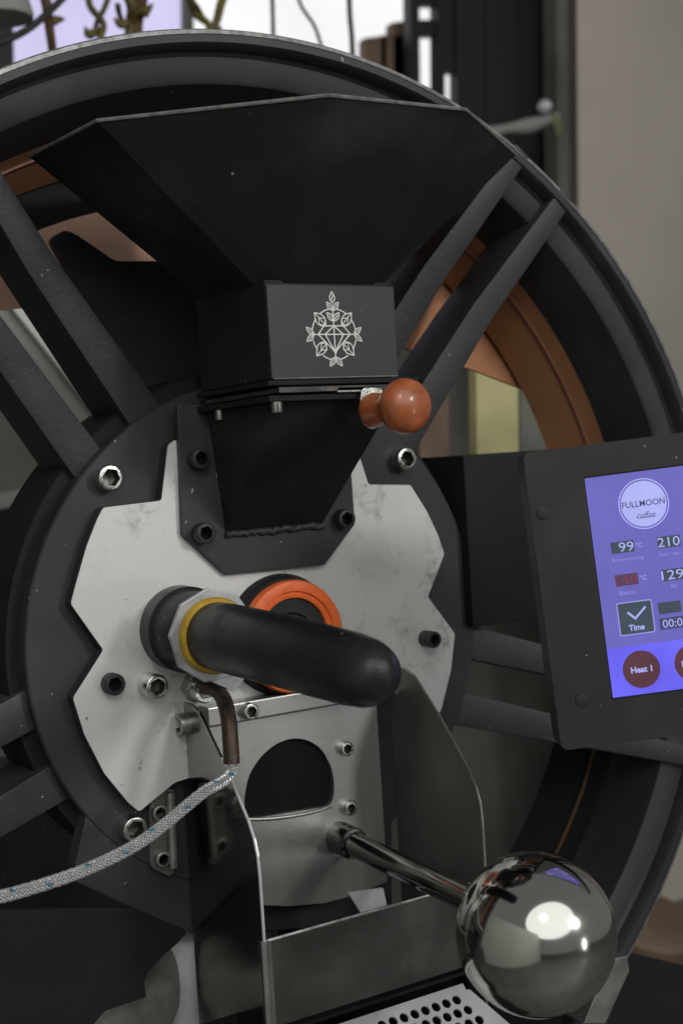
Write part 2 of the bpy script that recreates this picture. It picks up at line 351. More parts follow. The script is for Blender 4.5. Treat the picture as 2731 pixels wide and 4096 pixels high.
for lab, path, r in (('thin straight dark cord hanging before the white window', [(484.6, 733.7),(483.2, 689.0),(480.8, 638.5)], 4.5), ('thin green vine slanting down across the white window', [(516.6, 738.2),(525.6, 700.0),(545.0, 674.0),(555.9, 641.1)], 4.0), ('dark cord with a knot hanging beside the shutter', [(603.4, 750.4),(601.7, 698.2),(602.6, 663.6),(601.4, 628.7)], 6)):
    P = [(x, 800, z) for x, z in path]
    tag(finish('hanging_cord', tube(smooth_path(P, 5), r * 0.62, 10), 'cable_dark', None, 60), lab, 'cord')
# lamp shade and its lead at the top left
(lx, lz), = [(78.1, 588.7)]
tag(finish('pendant_lamp', lathe([(0, 34), (14, 32), (26, 20), (30, 4), (29, 0), (0, 0)], 40, origin=(lx, 650, lz - 10), axis=(0, 0, 1)), 'plaster', None, 40), 'pale grey rounded lamp shade at the window corner', 'lamp')
P = [(x, 640, z) for x, z in [(40.1, 540.4), (67.7, 549.6), (96.3, 565.4), (121.2, 586.3), (146.8, 612.3)]]
tag(finish('lamp_lead', tube(smooth_path(P, 6), 4.0, 10), 'cable_dark', None, 60), 'thick dark lead sweeping below the pale lamp shade', 'lead')
# boards seen through the wheel
bo = tag(finish('board', prism([(566.1, 239.5), (628.2, 239.4), (618.0, 64.5), (556.2, 68.3)], 520, 535, 1), 'board_yellow'), 'yellowish board standing behind the wheel spokes', 'board')
tag(finish('board', prism([(663.9, 244.0), (761.2, 243.9), (747.6, 57.5), (653.4, 63.2)], 560, 575, 1), 'trim_grey'), 'grey board standing behind the wheel beside the yellow board', 'board')
tag(finish('board', prism([(508.8, 183.6), (552.6, 182.6), (544.1, 49.2), (502.8, 52.0)], 560, 575, 1), 'crate_wood'), 'brown board standing behind the lower end of a spoke', 'board')
tag(finish('steel_angle', prism([(-38.8, 302.0), (-9.8, 288.1), (91.9, 149.7), (73.0, 119.1), (-45.3, 213.7)], 420, 430, 1), 'plaster'), 'grey sheet seen through the slot of the left spoke', 'sheet')
tag(finish('steel_strip', prism([(-26.5, 265.8), (-16.8, 266.0), (72.0, 147.9), (62.0, 145.6)], 410, 416, 1), 'white_wall'), 'narrow pale strip seen through the slot of the left spoke', 'strip')
tag(finish('ledge', prism([(22.9, 81.2), (115.0, 94.0), (113.8, 77.3), (21.8, 65.0)], 700, 760, 3), 'plaster'), 'pale ledge far behind the left side of the wheel', 'ledge')
tag(finish('round_stool', lathe([(70, 0), (70, 18), (60, 24), (0, 24)], 40, origin=([(958.9, -615.5)][0][0], 700, [(958.9, -615.5)][0][1]), axis=(0, -.4, 1)), 'crate_wood', None, 30), 'brown round seat far behind the lower rim of the wheel', 'stool')
tag(finish('cabinet', prism([(9.6, 62.8), (106.3, 75.3), (104.9, -197.9), (-8.2, -178.6)], 690, 760, 4), 'satin_black'), 'dark cabinet below the pale ledge behind the wheel', 'cabinet')
tag(finish('cabinet', prism([(-101.7, -118.9), (45.2, -145.0), (45.0, -307.7), (-112.6, -267.1)], 330, 380, 4), 'cast_paint'), 'dark grey cabinet low behind the braided lead', 'cabinet')


# ================================================================ the roaster
roaster = thing('coffee_roaster', 'black drum coffee roaster with bare metal front plate inside a big spoked wheel', 'coffee roaster', (0, 0, -880))
def part(name, bm, material, parent=roaster, smooth=None, kind=None):
    o = finish(name, bm, material, None, smooth, kind)
    if parent is roaster: child_of_world(o, roaster)
    else: o.parent = parent
    return o
def rbolt(x, y, z, R, h, m, parent=None):
    o = bolt(x, y, z, R, h, m, None)
    if parent is None:
        o.parent = roaster; o.matrix_parent_inverse = Matrix.Translation(-roaster.location)
    else: o.parent = parent
    return o
# wheel
rim = part('wheel_rim', lathe([(341, 33), (342, 30), (342, 10), (338, -60), (310, -60), (305.5, -22), (305.2, -18), (310, 0), (316, 19.5), (318, 21), (330, 23), (332, 25), (333.5, 32), (335, 34), (339.5, 34)], 220, closed=True), 'cast_paint', smooth=28)
part('rim_edge', lathe([(339.2, 34.6), (341.4, 34.2), (342.4, 32.5), (342.0, 31.5), (339.4, 33.9)], 220, closed=True), 'edge_worn', rim, smooth=40)
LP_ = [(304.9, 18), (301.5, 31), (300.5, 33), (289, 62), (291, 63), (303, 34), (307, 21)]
def arc_ring(prof_, a0, a1, n):
    bm = bmesh.new(); rows = []
    for k in range(n + 1):
        t = math.radians(a0 + (a1 - a0) * k / n); rows.append([bm.verts.new(Vector((r_ * math.cos(t), y_, r_ * math.sin(t))) * S) for r_, y_ in prof_])
    for A, B in zip(rows, rows[1:]):
        for k in range(len(prof_)): bm.faces.new((A[k], A[(k + 1) % len(prof_)], B[(k + 1) % len(prof_)], B[k]))
    bm.faces.new(rows[0]); bm.faces.new(rows[-1]); return bm
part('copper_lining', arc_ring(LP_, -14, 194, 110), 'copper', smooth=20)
part('shaded_lining', arc_ring(LP_, 194.3, 345.7, 80), 'satin_black', smooth=20)  # lower copper lining coloured black for the shade there
def rail(theta, s):
    a = Vector((math.cos(theta), 0, math.sin(theta))); q = Vector((math.sin(theta), 0, -math.cos(theta)))
    bm = bmesh.new(); vs = []
    for r, wd, yf, yb in ((138, 22, 8, 55), (150, 22, 7, 52), (250, 17.5, -7, 34), (341.5, 13, -35.2, 6)):
        for so, yy in ((-1, yf), (1, yf), (1, yb), (-1, yb)):
            p = a * r + q * (s + so * wd / 2); p.y = yy; vs.append(bm.verts.new(p * S))
    for i in range(0, 12, 4):
        for k in range(4): bm.faces.new((vs[i + k], vs[i + (k + 1) % 4], vs[i + 4 + (k + 1) % 4], vs[i + 4 + k]))
    bm.faces.new(vs[:4]); bm.faces.new(vs[-4:])
    bmesh.ops.recalc_face_normals(bm, faces=bm.faces[:]); bev(bm, 1.2, 2, 30)
    return part('spoke_rail', bm, 'rough_cast_paint', smooth=30)
for th in (54, 126, 198, 342, 270):
    for s in (-22, 22): rail(math.radians(th), s)
part('lining_web', prism(rounded([(175.7, 207.8), (219.0, 248.8), (254.1, 237.3), (312.8, 173.1), (297.9, 147.1), (278.6, 105.2), (271.3, 131.5), (260.4, 142.1), (214.2, 157.4), (142.2, 177.5)], 4), 66, 69), 'copper')
part('crease_highlight', arc_ring([(301.2 + 1.7 * math.cos(a_), 32 + 1.7 * math.sin(a_)) for a_ in (0, 1.05, 2.1, 3.14, 4.19, 5.24)], -14, 194, 110), 'highlight_copper', smooth=60)  # added strip painting the highlight along the copper crease
part('crease_highlight', arc_ring([(301.2 + 1.5 * math.cos(a_), 32 + 1.5 * math.sin(a_)) for a_ in (0, 1.05, 2.1, 3.14, 4.19, 5.24)], 194.3, 345.7, 80), 'dim_highlight_copper', smooth=60)  # narrow painted highlight on the shaded lower crease
# drum behind the plate and the plate itself
part('drum_housing', lathe([(157, -12), (158, -14), (158, -62), (120, -64)], 120), 'satin_black', smooth=30)
part('front_plate', lathe([(146, -13.5), (150, -12), (150, -1), (149, 0), (0, 0)], 140), 'cast_paint', smooth=30)
part('lower_bracket', prism([(-106.4, -47.0), (-122.4, -86.1), (-130.9, -112.6), (-130.3, -121.9), (-92.1, -148.5), (-62.3, -168.4), (71.7, -193.3), (80.1, -78.3)], 1.0, 13.2, 1.0), 'cast_paint')
fp = part('face_plate', prism(rounded([(-58.3, 117.2), (-63.3, 114.2), (-69.5, 83.4), (-103.8, 82.0), (-107.5, 76.5), (-114.7, 62.2), (-122.9, 40.6), (-126.0, 31.7), (-109.5, 4.6), (-128.5, -18.9), (-123.5, -39.8), (-113.9, -62.5), (-101.4, -81.0), (-95.4, -87.3), (-73.0, -75.1), (-40.6, -71.7), (-16.0, -45.2), (74.2, -45.2), (87.9, -50.5), (93.8, -79.0), (111.9, -63.0), (121.5, -38.7), (126.3, -15.5), (107.0, 10.2), (121.8, 36.1), (117.6, 48.7), (110.3, 64.0), (98.9, 81.5), (67.9, 83.7), (62.8, 100.8), (47.6, 88.4), (-50.3, 94.4)], 1.6), -9, -0.5, 0.0), 'milled_aluminium')
# painted flank of the bare face: the same outline a hair wider, ending below the milled surface
part('face_plate_flank', prism([(x * 1.003, z * 1.003) for x, z in rounded([(-58.3, 117.2), (-63.3, 114.2), (-69.5, 83.4), (-103.8, 82.0), (-107.5, 76.5), (-114.7, 62.2), (-122.9, 40.6), (-126.0, 31.7), (-109.5, 4.6), (-128.5, -18.9), (-123.5, -39.8), (-113.9, -62.5), (-101.4, -81.0), (-95.4, -87.3), (-73.0, -75.1), (-40.6, -71.7), (-16.0, -45.2), (74.2, -45.2), (87.9, -50.5), (93.8, -79.0), (111.9, -63.0), (121.5, -38.7), (126.3, -15.5), (107.0, 10.2), (121.8, 36.1), (117.6, 48.7), (110.3, 64.0), (98.9, 81.5), (67.9, 83.7), (62.8, 100.8), (47.6, 88.4), (-50.3, 94.4)], 1.6)], -8.6, -0.3), 'cast_paint', fp)
for x, z in ((-98, 98), (98, 98), (-98, -97), (98, -97)):
    rbolt(x, 0, z, 7.3, 9, 'bolt_steel')
for (x, z), y0, R, h, m in (([(-106.6, -14.1)][0], -9, 6.0, 7, 'black_bolt'), ([(102.9, -15.7)][0], -9, 5.2, 11, 'black_bolt'), ([(-84.8, -17.7)][0], -9, 6.7, 13, 'bolt_steel')):
    rbolt(x, y0, z, R, h, m)
# sight glass with its orange gasket
(gx, gz), = [(0.8, -0.5)]
sg = part('sight_glass', lathe([(31, 6), (31, 20), (29, 21), (0, 21)], 72, origin=(gx, 0, gz)), 'dark_glass', smooth=30)
part('gasket', lathe([(32.5, 19), (33, 23), (32, 25.5), (29.5, 26), (26.5, 25.8), (25.8, 24.2), (24.6, 24.2), (24.0, 25), (22.6, 24.6), (22.2, 21.5), (22.2, 19)], 96, origin=(gx, 0, gz), closed=True), 'orange_silicone', sg, smooth=40)
part('glass_seat', lathe([(22.4, 20.5), (22.2, 22.5), (14, 22.5), (13, 21), (12, 22.8), (0, 23.2)], 64, origin=(gx, 0, gz)), 'rubber', sg, smooth=40)
part('seat_ring', lathe([(36, 6.3), (36, 9), (34, 18), (31.5, 18.4), (31.5, 6.3)], 72, origin=(gx, 0, gz), closed=True), 'satin_black', sg, smooth=30)
# guide bar over the discharge door
gb = part('guide_bar', prism([(-56, -44.6), (61, -44.6), (61, -34), (-56, -34)], -22, -8.9, 0.8), 'brushed_steel')
for x in ([(-31.1, -41.3)][0][0], [(33.7, -42.1)][0][0]): rbolt(x, -22, -39.2, 4.9, 5, 'bolt_steel', gb)
# discharge door with its round window hole, lever and polished ball
hole = rounded([(-33, -103), (24, -106), (27, -96), (26, -84), (20, -71), (10, -63.5), (-1, -61), (-12, -63), (-22, -69), (-30, -78), (-34, -92)], 5)
door = part('discharge_door', prism([(-57, -46.5), (60, -46.5), (60, -160), (40, -163), (15, -163), (-10, -159), (-35, -152), (-57, -144)], -15, -11.5, 0, hole), 'brushed_steel')
part('throat_shade', prism(hole, -11.3, -9.1), 'void_shade', door)  # black plug painting the dark interior behind the hole
part('hole_lip', tube(smooth_path([(-33, -14.2, -103), (-18, -14.8, -105.5), (0, -15, -107), (15, -14.8, -107), (24, -14.4, -106)], 6), 1.3, 10), 'brushed_steel', door, smooth=60)
for px in ((797,1720),(805,1856)):
    pass
for x, z in [(35.1, -73.0), (35.0, -108.9)]: rbolt(x, -15, z, 4.4, 4.5, 'bolt_steel', door)
lever = part('door_lever', lathe([(10, 12), (9.5, 14), (9.5, 31), (9, 32), (7.4, 32.4), (7.2, 34), (7.0, 150), (6.8, 176)], 40, origin=(27.9, 0, -125.3), axis=(0, -1, -0.035)), 'dark_chrome', smooth=30)
part('ball', lathe([(max(0.0, 38.7 * math.sin(PI * k / 48)), 194 - 38.7 * math.cos(PI * k / 48)) for k in range(49)], 96, origin=(29.2, 0, -127.2), axis=(0, -1, -0.035), caps=False), 'chrome', lever, smooth=180)
# hinge block beside the chute
hb = part('hinge_block', prism(rounded([(-87.0, -84.3), (-89.5, -119.0), (-86.9, -122.8), (-77.8, -128.8), (-74.9, -126.0), (-71.6, -80.5), (-76.0, -79.0)], 2), -5, 0.4, 0.5), 'dark_sheet')
for x, z in [(-82.6, -90.8), (-82.7, -117.1)]: rbolt(x, -5, z, 4.6, 4, 'dull_steel', hb)
(hx0, hz0), (hx1, hz1) = [(-75.6, -80.5), (-76.9, -122.8)]
part('hinge_pin', tube([(hx0, -8, hz0), (hx1, -8, hz1)], 2.6, 16), 'dull_steel', hb, smooth=50)
# discharge chute: two side walls and a low front wall, folded from one sheet
prof = [(-0.5, -30.5), (-20, -31), (-29, -34), (-36, -40), (-53, -55.5), (-69, -72), (-80, -84), (-85, -92), (-88, -101), (-89, -112), (-89, -145)]
def side(x, t):
    bm = prism(rounded([(y, z) for y, z in prof], 0.1, 1) + [(-83, -146), (-83, -250), (-0.5, -250)], x, x + t, 0, axis='X'); return bm
chute = part('discharge_chute', side(-64.5, 1.5), 'sheet_steel')
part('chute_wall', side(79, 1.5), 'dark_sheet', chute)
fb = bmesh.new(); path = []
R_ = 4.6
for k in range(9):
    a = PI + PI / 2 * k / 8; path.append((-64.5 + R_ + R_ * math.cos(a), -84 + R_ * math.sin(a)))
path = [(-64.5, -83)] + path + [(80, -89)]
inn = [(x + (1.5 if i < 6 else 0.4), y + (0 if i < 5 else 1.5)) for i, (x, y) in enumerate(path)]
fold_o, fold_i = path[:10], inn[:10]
part('chute_fold', prism(fold_o + fold_i[::-1], -191, -145.5, 0, axis='Z'), 'fold_highlight_steel', chute, smooth=40)  # bare bend in brighter metal; its highlight is painted in
path, inn = [(path[9][0] + .05, path[9][1])] + path[10:], [(inn[9][0] + .05, inn[9][1])] + inn[10:]
pts = path + inn[::-1]
part('chute_front', prism(pts, -191, -145.5, 0, axis='Z'), 'front_sheet', chute, smooth=40)
ed = tube([(-64, y - 0.2, z) for y, z in prof[4:]] + [(-63.2, -88.6, -145.4)], 0.85, 6)
part('chute_edge', ed, 'pale_steel', chute)
part('chute_edge', tube([(79.6, y - 0.2, z) for y, z in prof[1:]], 0.75, 6), 'dull_steel', chute)
part('chute_edge', tube([(-62, -88.9, -145.2), (0, -88.6, -145.1), (79, -88.4, -145.2)], 0.8, 6), 'edge_worn', chute)
part('chute_floor', prism([(-62.5, -200), (78.5, -200), (78.5, -198), (-62.5, -198)], -80, -2), 'satin_black', chute)
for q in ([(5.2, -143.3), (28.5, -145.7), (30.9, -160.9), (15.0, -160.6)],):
    part('gap_daylight', prism(q, -60, -58), 'pale_steel', chute)  # pale plate added for the daylight showing through the gap
o = bolt(*(-64.5, -12.0, -42.7), 6.4, 6, 'dull_steel', None, (-1, 0, 0)); o.parent = chute
# side box on the right of the plate
sb = part('drive_box', box(142, 262, -8, 60, -14, 98, 2.0), 'satin_black', smooth=30)
# base panels and the cooling tray below
part('base_panel', prism(rounded([(-187.7, -122.5), (-101.7, -141.7), (-68.8, -163.4), (-74.0, -167.9), (-84.3, -173.3), (-94.9, -180.7), (-96.9, -185.7), (-96.1, -193.8), (-120.5, -195.0), (-131.7, -203.5), (-138.1, -223.4), (-193.9, -206.4)], 1.5), -2, 1.6), 'satin_black')
part('tray_wall', prism(rounded([(-99.6, -168.6), (-74.6, -174.9), (-71.8, -184.6), (-71.0, -196.3), (-72.2, -208.8), (-77.8, -218.0), (-82.4, -244.2), (-142.2, -225.9), (-139.4, -187.7)], 2), 8, 10), 'dull_steel')
part('tray_back', prism([(-83.4, -160.9), (-33.6, -172.9), (-29.4, -275.6), (-100.9, -253.3)], 20, 22), 'pale_steel')
# perforated sheet
(px0, pz0), = [(64.7, -207.7)]
pitch, hr = 7.25, 2.75
ex = Vector((1, 0, 0)); ey = Vector((0, -math.cos(math.radians(43)), -math.sin(math.radians(43)))); o0 = Vector((px0, -80, pz0))
pb = bmesh.new(); nrows, ncols = 8, 20; rowh = 7.3
def lp(u, v): return (o0 + ex * u + ey * v) * S
for r in range(nrows):
    for c in range(ncols):
        cu = -6.5 - c * pitch + r * pitch / 2 ; cv = 5 + r * rowh
        L8 = []
        for k in range(16):
            a = 2 * PI * k / 16; ca, sa = math.cos(a), math.sin(a); m = max(abs(ca), abs(sa))
            L8.append((pb.verts.new(lp(cu + ca / m * pitch / 2, cv + sa / m * rowh / 2)), pb.verts.new(lp(cu + ca * hr, cv + sa * hr)), pb.verts.new(lp(cu + ca * hr, cv + sa * hr) + Vector((0, .0008, -.0008)))))
        for k in range(16):
            A, B = L8[k], L8[(k + 1) % 16]
            pb.faces.new((A[0], B[0], B[1], A[1])); pb.faces.new((A[1], B[1], B[2], A[2]))
def quad(u0, u1, v0, v1):
    vs = [pb.verts.new(lp(u, v)) for u, v in ((u0, v0), (u1, v0), (u1, v1), (u0, v1))]; pb.faces.new(vs)
ve = 5 - rowh / 2
quad(-6.5 - ncols * pitch, 2.5, -3, ve)
for r in range(nrows):
    u0 = -6.5 + pitch / 2 + r * pitch / 2; v0 = ve + r * rowh; v1 = v0 + rowh
    vs = [pb.verts.new(lp(u, v)) for u, v in ((u0, v0), (2.5 + (v0 + 3) * .5, v0), (2.5 + (v1 + 3) * .5, v1), (u0, v1))]; pb.faces.new(vs)
bmesh.ops.remove_doubles(pb, verts=pb.verts[:], dist=2e-6)
ps = part('perforated_sheet', pb, 'pale_steel')
bb = bmesh.new(); vs = [bb.verts.new((o0 + ex * u + ey * v + Vector((0, 9, -9))) * S) for u, v in ((-160, -30), (60, -30), (60, 90), (-160, 90))]; bb.faces.new(vs)
bmesh.ops.solidify(bb, geom=bb.faces[:], thickness=0.002)
part('sheet_backing', bb, 'satin_black', ps)
part('rear_plate', prism(rounded([(-98.9, 240.5), (-88.4, 246.0), (-82.6, 244.2), (-58.2, 228.4), (16.8, 230.4), (9.5, 131.0), (-43.9, 133.0)], 4), 62, 66), 'cast_paint')
part('rear_shade_ring', prism([(r_ * math.cos(math.radians(a_)), r_ * math.sin(math.radians(a_))) for r_, rng in ((294, range(84, 172, 4)), (267, range(168, 80, -4))) for a_ in rng], 66.5, 70), 'satin_black')  # black ring added for the shadow band behind the copper
part('inner_drum', prism([(-118.0, 323.9), (46.1, 312.5), (67.2, 227.5), (-126.5, 207.8)], 150, 153), 'peach_copper')
part('base_frame', box(-150, 150, 60, 400, -880, -262, 4), 'satin_black')
# lower right frame
part('frame_block', prism([(195.5, -230.5), (211.3, -231.8), (212.5, -242.1), (189.6, -270.6), (171.5, -265.5)], -60, -40, 0.8), 'dull_steel')
part('frame_panel', prism([(209.9, -268.5), (243.1, -247.4), (312.4, -277.6), (314.9, -363.6), (109.1, -299.3), (139.4, -266.7)], -30, -26), 'satin_black')

# ================================================================ bean hopper
hop = thing('bean_hopper', 'black sheet metal bean funnel with white diamond emblem above the front plate', 'hopper', (0, -12.5, 60))
def hpart(name, bm, material, parent=hop, smooth=None):
    o = finish(name, bm, material, None, smooth)
    if parent is hop: child_of_world(o, hop)
    else: o.parent = parent
    return o
def hbolt(*a, parent=None, axis=(0, -1, 0)):
    o = bolt(*a, None, axis); o.parent = hop; o.matrix_parent_inverse = Matrix.Translation(-hop.location); return o
flange = hpart('mounting_flange', prism(rounded([(-58.0, 136.2), (-58.4, 104.6), (-59.9, 63.4), (-34.8, 38.5), (30.7, 38.0), (53.6, 60.5), (53.6, 68.4), (53.3, 98.6), (54.9, 132.8)], 1.5), -13.5, -8.9, 0.8), 'cast_paint')
for (x, z) in [(-48.7, 105.5), (-49.1, 63.6), (43.7, 64.5)]: hbolt(x, -13.5, z, 5.9, 8, 'black_bolt')
# funnel: octagonal mouth narrowing to the neck
Zm = 270
mouth = [(-36, -158), (43, -159), (131, -90), (131, -8), (60, 46), (-55, 46), (-131, -8), (-122, -84)]
neck = [(-30, -95), (24, -95), (36, -83), (36, -24), (24, -12), (-30, -12), (-42, -24), (-42, -83)]
fb = bmesh.new()
def loop(pts, z): return [fb.verts.new(Vector((x, y, z)) * S) for x, y in pts]
A, B, Ai, Bi = loop(mouth, Zm), loop(neck, 193), loop([(x * .985, (y + 50) * .985 - 50) for x, y in mouth], Zm), loop([(x * .95, (y + 53) * .95 - 53) for x, y in neck], 193)
for k in range(8):
    j = (k + 1) % 8
    fb.faces.new((A[k], A[j], B[j], B[k])); fb.faces.new((Ai[k], Ai[j], Bi[j], Bi[k])); fb.faces.new((A[k], A[j], Ai[j], Ai[k])); fb.faces.new((B[k], B[j], Bi[j], Bi[k]))
funnel = hpart('funnel', fb, 'hopper_black')
m3 = [Vector((x, y, Zm + .3)) for x, y in mouth] + [Vector((*mouth[0], Zm + .3))]
hpart('funnel_rim', tube(m3, 0.95, 6), 'edge_worn', funnel)
hpart('neck', prism([(-42, -94), (36, -94), (36, -12), (-42, -12)], 143, 194, 0.8, axis='Z'), 'hopper_black')
plate = hpart('emblem_plate', prism([(-42.2, 143), (35.6, 143), (35.9, 191.5), (-42.2, 191.5)], -96.5, -94.2, 0.6), 'cast_paint')
hpart('plate_lip', tube([(-41, -96.4, 143.2), (35, -96.4, 143.2)], 0.45, 6), 'edge_worn', plate)
# emblem: cut lines standing 0.3 mm proud
(ex0, ez0), = [(-3.7, 165.7)]
eb = bmesh.new()
def line(pts, wd=0.62, close=False):
    P = [Vector(p) for p in pts]
    if close: P.append(P[0])
    for a, b in zip(P, P[1:]):
        d = (b - a); 
        if d.length < 1e-6: continue
        d = d.normalized(); n = Vector((-d.y, d.x)) * wd / 2; e = d * wd * 0.25
        hh = -96.85 - 0.12 * random.random()
        vs = [eb.verts.new(Vector((ex0 + q.x, hh, ez0 + q.y)) * S) for q in (a - e - n, b + e - n, b + e + n, a - e + n)]
        vb = [eb.verts.new(v.co + Vector((0, .0004, 0))) for v in vs]
        eb.faces.new(vs)
        for k in range(4): eb.faces.new((vs[k], vs[(k + 1) % 4], vb[(k + 1) % 4], vb[k]))
def leaf(b, t, wd, rib=True):
    b, t = Vector(b), Vector(t); d = t - b; n = Vector((-d.y, d.x)).normalized(); N_ = 10
    for s in (-1, 1):
        line([b + d * (k / N_) + n * s * wd / 2 * math.sin(PI * (k / N_) ** 0.9) for k in range(N_ + 1)], 0.55)
    if rib: line([b + d * 0.12, b + d * 0.72], 0.5)
def both(f, *a):
    for s in (-1, 1): f(*[[(s * p[0], p[1]) for p in q] if isinstance(q, list) else ((s * q[0], q[1]) if isinstance(q, tuple) else q) for q in a])
def arc(a0, a1, r=13.4): return [(r * math.cos(math.radians(a0 + (a1 - a0) * k / 14)), r * math.sin(math.radians(a0 + (a1 - a0) * k / 14))) for k in range(15)]
both(line, arc(80, 53)); both(line, arc(36, 12)); both(line, arc(-14, -36)); both(line, arc(-56, -80))
line([(-5.9, 4.45), (5.9, 4.45)]); line([(-12.7, 0), (12.7, 0)])
both(line, [(5.9, 4.45), (9.8, 0), (0, -9.15)]); both(line, [(0, 4.45), (5.6, 0), (0, -9.15)])
line([(0, 13.2), (0, -12.2)]); both(line, [(0.9, -8.3), (0, -9.8)], 0.9)
leaf((0, 16.4), (0, 22.3), 3.0, False); line([(0.35, 20.8), (0.35, 19.6), (-0.35, 18.9), (-0.35, 17.8)], 0.5)
both(leaf, (0.1, 12.6), (3.6, 16.8), 2.5); both(leaf, (0.1, 7.0), (3.7, 11.4), 2.7)
both(leaf, (5.0, 4.3), (11.3, 11.3), 5.4, False); both(leaf, (12.4, 0), (16.8, 3.6), 2.5); both(leaf, (12.4, 0), (16.8, -3.6), 2.5)
both(leaf, (5.4, -3.9), (11.4, -11.1), 5.4, False); both(leaf, (0.1, -12), (3.7, -16.5), 2.6)
both(line, [(5.2, 8.4), (8.9, 8.6), (8.6, 5.0), (5.2, 5.0), (5.2, 8.4)], 0.45); both(line, [(5.2, 5.0), (11.2, 11.2)], 0.45)
both(line, [(5.0, -4.6), (8.3, -4.6), (8.5, -8.2), (5.2, -8.2), (5.0, -4.6)], 0.45); both(line, [(5.2, -4.8), (11.3, -11)], 0.45)
hpart('emblem', eb, 'print_white', plate)
# gate plates under the neck, spout down to the flange
hpart('gate_plate', prism([(-46, -99), (47, -99), (47, -13), (-46, -13)], 139.6, 142.2, 0.5, axis='Z'), 'satin_black')
hpart('gate_slide', prism([(-41, -101), (40, -101), (40, -14), (-41, -14)], 135.6, 138.6, 0.4, axis='Z'), 'dark_chrome')
hpart('gate_plate', prism([(-46, -99), (44, -99), (44, -13), (-46, -13)], 131.6, 134.6, 0.5, axis='Z'), 'satin_black')
for x, y in ((-39, -94), (-39, -28)): hbolt(x, y, 131.6, 3.0, 5.5, 'bolt_steel', axis=(0, 0, -1))
sp = bmesh.new()
T = [Vector(v) * S for v in ((-40, -12.4, 131.5), (36, -12.4, 131.5), (36, -92, 131.5), (-40, -92, 131.5), (-33.5, -12.4, 63.5), (31, -12.4, 63.5), (31, -14.5, 63.5), (-33.5, -14.5, 63.5))]
T = [sp.verts.new(v) for v in T]
for f in ((0, 1, 2, 3), (4, 5, 6, 7), (0, 1, 5, 4), (1, 2, 6, 5), (2, 3, 7, 6), (3, 0, 4, 7)): sp.faces.new([T[i] for i in f])
bmesh.ops.recalc_face_normals(sp, faces=sp.faces[:]); bev(sp, 0.8, 2)
spout = hpart('spout', sp, 'hopper_black')
wp = [(-34 + k * 66 / 40, -13.6 - 0.8 * random.random(), 62.3 - 1.6 * random.random()) for k in range(41)]
hpart('weld_bead', tube(wp, [1.6 + random.random() * 0.9 for _ in wp], 10), 'cast_paint', spout, smooth=60)
# slide lever: strap bent down, washer and turned wooden knob
(kx, kz), = [(13.6, 125.1)]
lev = hpart('slide_lever', prism(rounded([(kx - 6, 137), (kx + 7, 137), (kx + 7.4, kz), (kx + 5, kz - 8), (kx, kz - 10.5), (kx - 6, kz - 8), (kx - 9, kz), (kx - 7.5, kz + 6)], 3), -103, -101, 0.5), 'bolt_steel')
hpart('lever_arm', prism([(kx - 20, -101), (kx + 7, -101), (kx + 7, -60), (kx - 20, -60)], 135.0, 138.0, 0.4, axis='Z'), 'dull_steel', lev)
kn = [(9.2, 2), (9.4, 4), (8.6, 9), (8.0, 14), (8.4, 18), (10.6, 22), (13.0, 25.5), (14.2, 29.5), (14.0, 33), (12.6, 36.2), (9.5, 39), (5, 40.8), (0, 41.3)]
kp = smooth_path([(r, h, 0) for r, h in kn], 4)
mat('knob_wood', (0.36, 0.098, 0.031), 0.36, 0, 0.25, 130, 0.08, 300, 0.5, aniso=(1, 0.25, 1), coat=0.35)
hpart('knob', lathe([(max(p.x, 0), p.y) for p in kp], 64, origin=(kx, -101, kz), axis=(0.03, -1, 0.0)), 'knob_wood', lev, smooth=60)

# ================================================================ sampling tryer
(tx, tz), = [(-63.9, 11.3)]
AX = Vector((0, -1, -0.012)).normalized(); T0 = Vector((tx, -6.5, tz))
tr = thing('bean_tryer', 'bean sampling tryer with thick black rubber grip, steel collar and yellow band', 'tryer', (tx, -6.5, tz))
def tpart(name, bm, material, parent=tr, smooth=None):
    o = finish(name, bm, material, None, smooth)
    if parent is tr: child_of_world(o, tr)
    else: o.parent = parent
    return o
tpart('boss', lathe([(24, 0), (24, 15), (22.5, 17), (21.5, 20), (21, 36), (19, 40), (19, 44)], 64, origin=T0, axis=AX), 'rubber', smooth=35)
cp = [(25.6 * math.cos(2 * PI * (k + .35) / 9), 25.6 * math.sin(2 * PI * (k + .35) / 9)) for k in range(9)]
CT = T0 + AX * 44
col = [(CT.x + x, CT.z + z) for x, z in cp]
tpart('collar', prism(col, CT.y - 3, CT.y, 0.6), 'zinc')
(fa, fb_, fc, fd) = [(-70.4, -12.1), (-46.6, -7.2), (-50.7, -19.2), (-54.8, -20.8)]
tpart('collar_tab', prism([fa, fb_, (fb_[0] + 1, fb_[1] - 6), fc, fd], CT.y - 2.6, CT.y - 0.6, 0.4), 'zinc')
tpart('band', lathe([(20.4, 3), (20.6, 5.5), (19.6, 7), (18, 7)], 56, origin=CT, axis=AX), 'yellow_band', smooth=40)
gp = []
pts = [CT + AX * 4, CT + AX * 25, CT + AX * 60 + Vector((0, 0, -0.3)), CT + AX * 100 + Vector((0, 0, -0.8)), CT + AX * 136 + Vector((0.2, 0, -1.6)), CT + AX * 153 + Vector((.4, 0, -2.2)), CT + AX * 162 + Vector((.5, 0, -2.5)), CT + AX * 166.5 + Vector((.6, 0, -2.7)), CT + AX * 168.5 + Vector((.6, 0, -2.8))]
rad = [18.0, 18.2, 17.9, 17.3, 16.6, 15.3, 12.3, 8.0, 2.0]
sp_ = smooth_path(pts, 6); rs = []
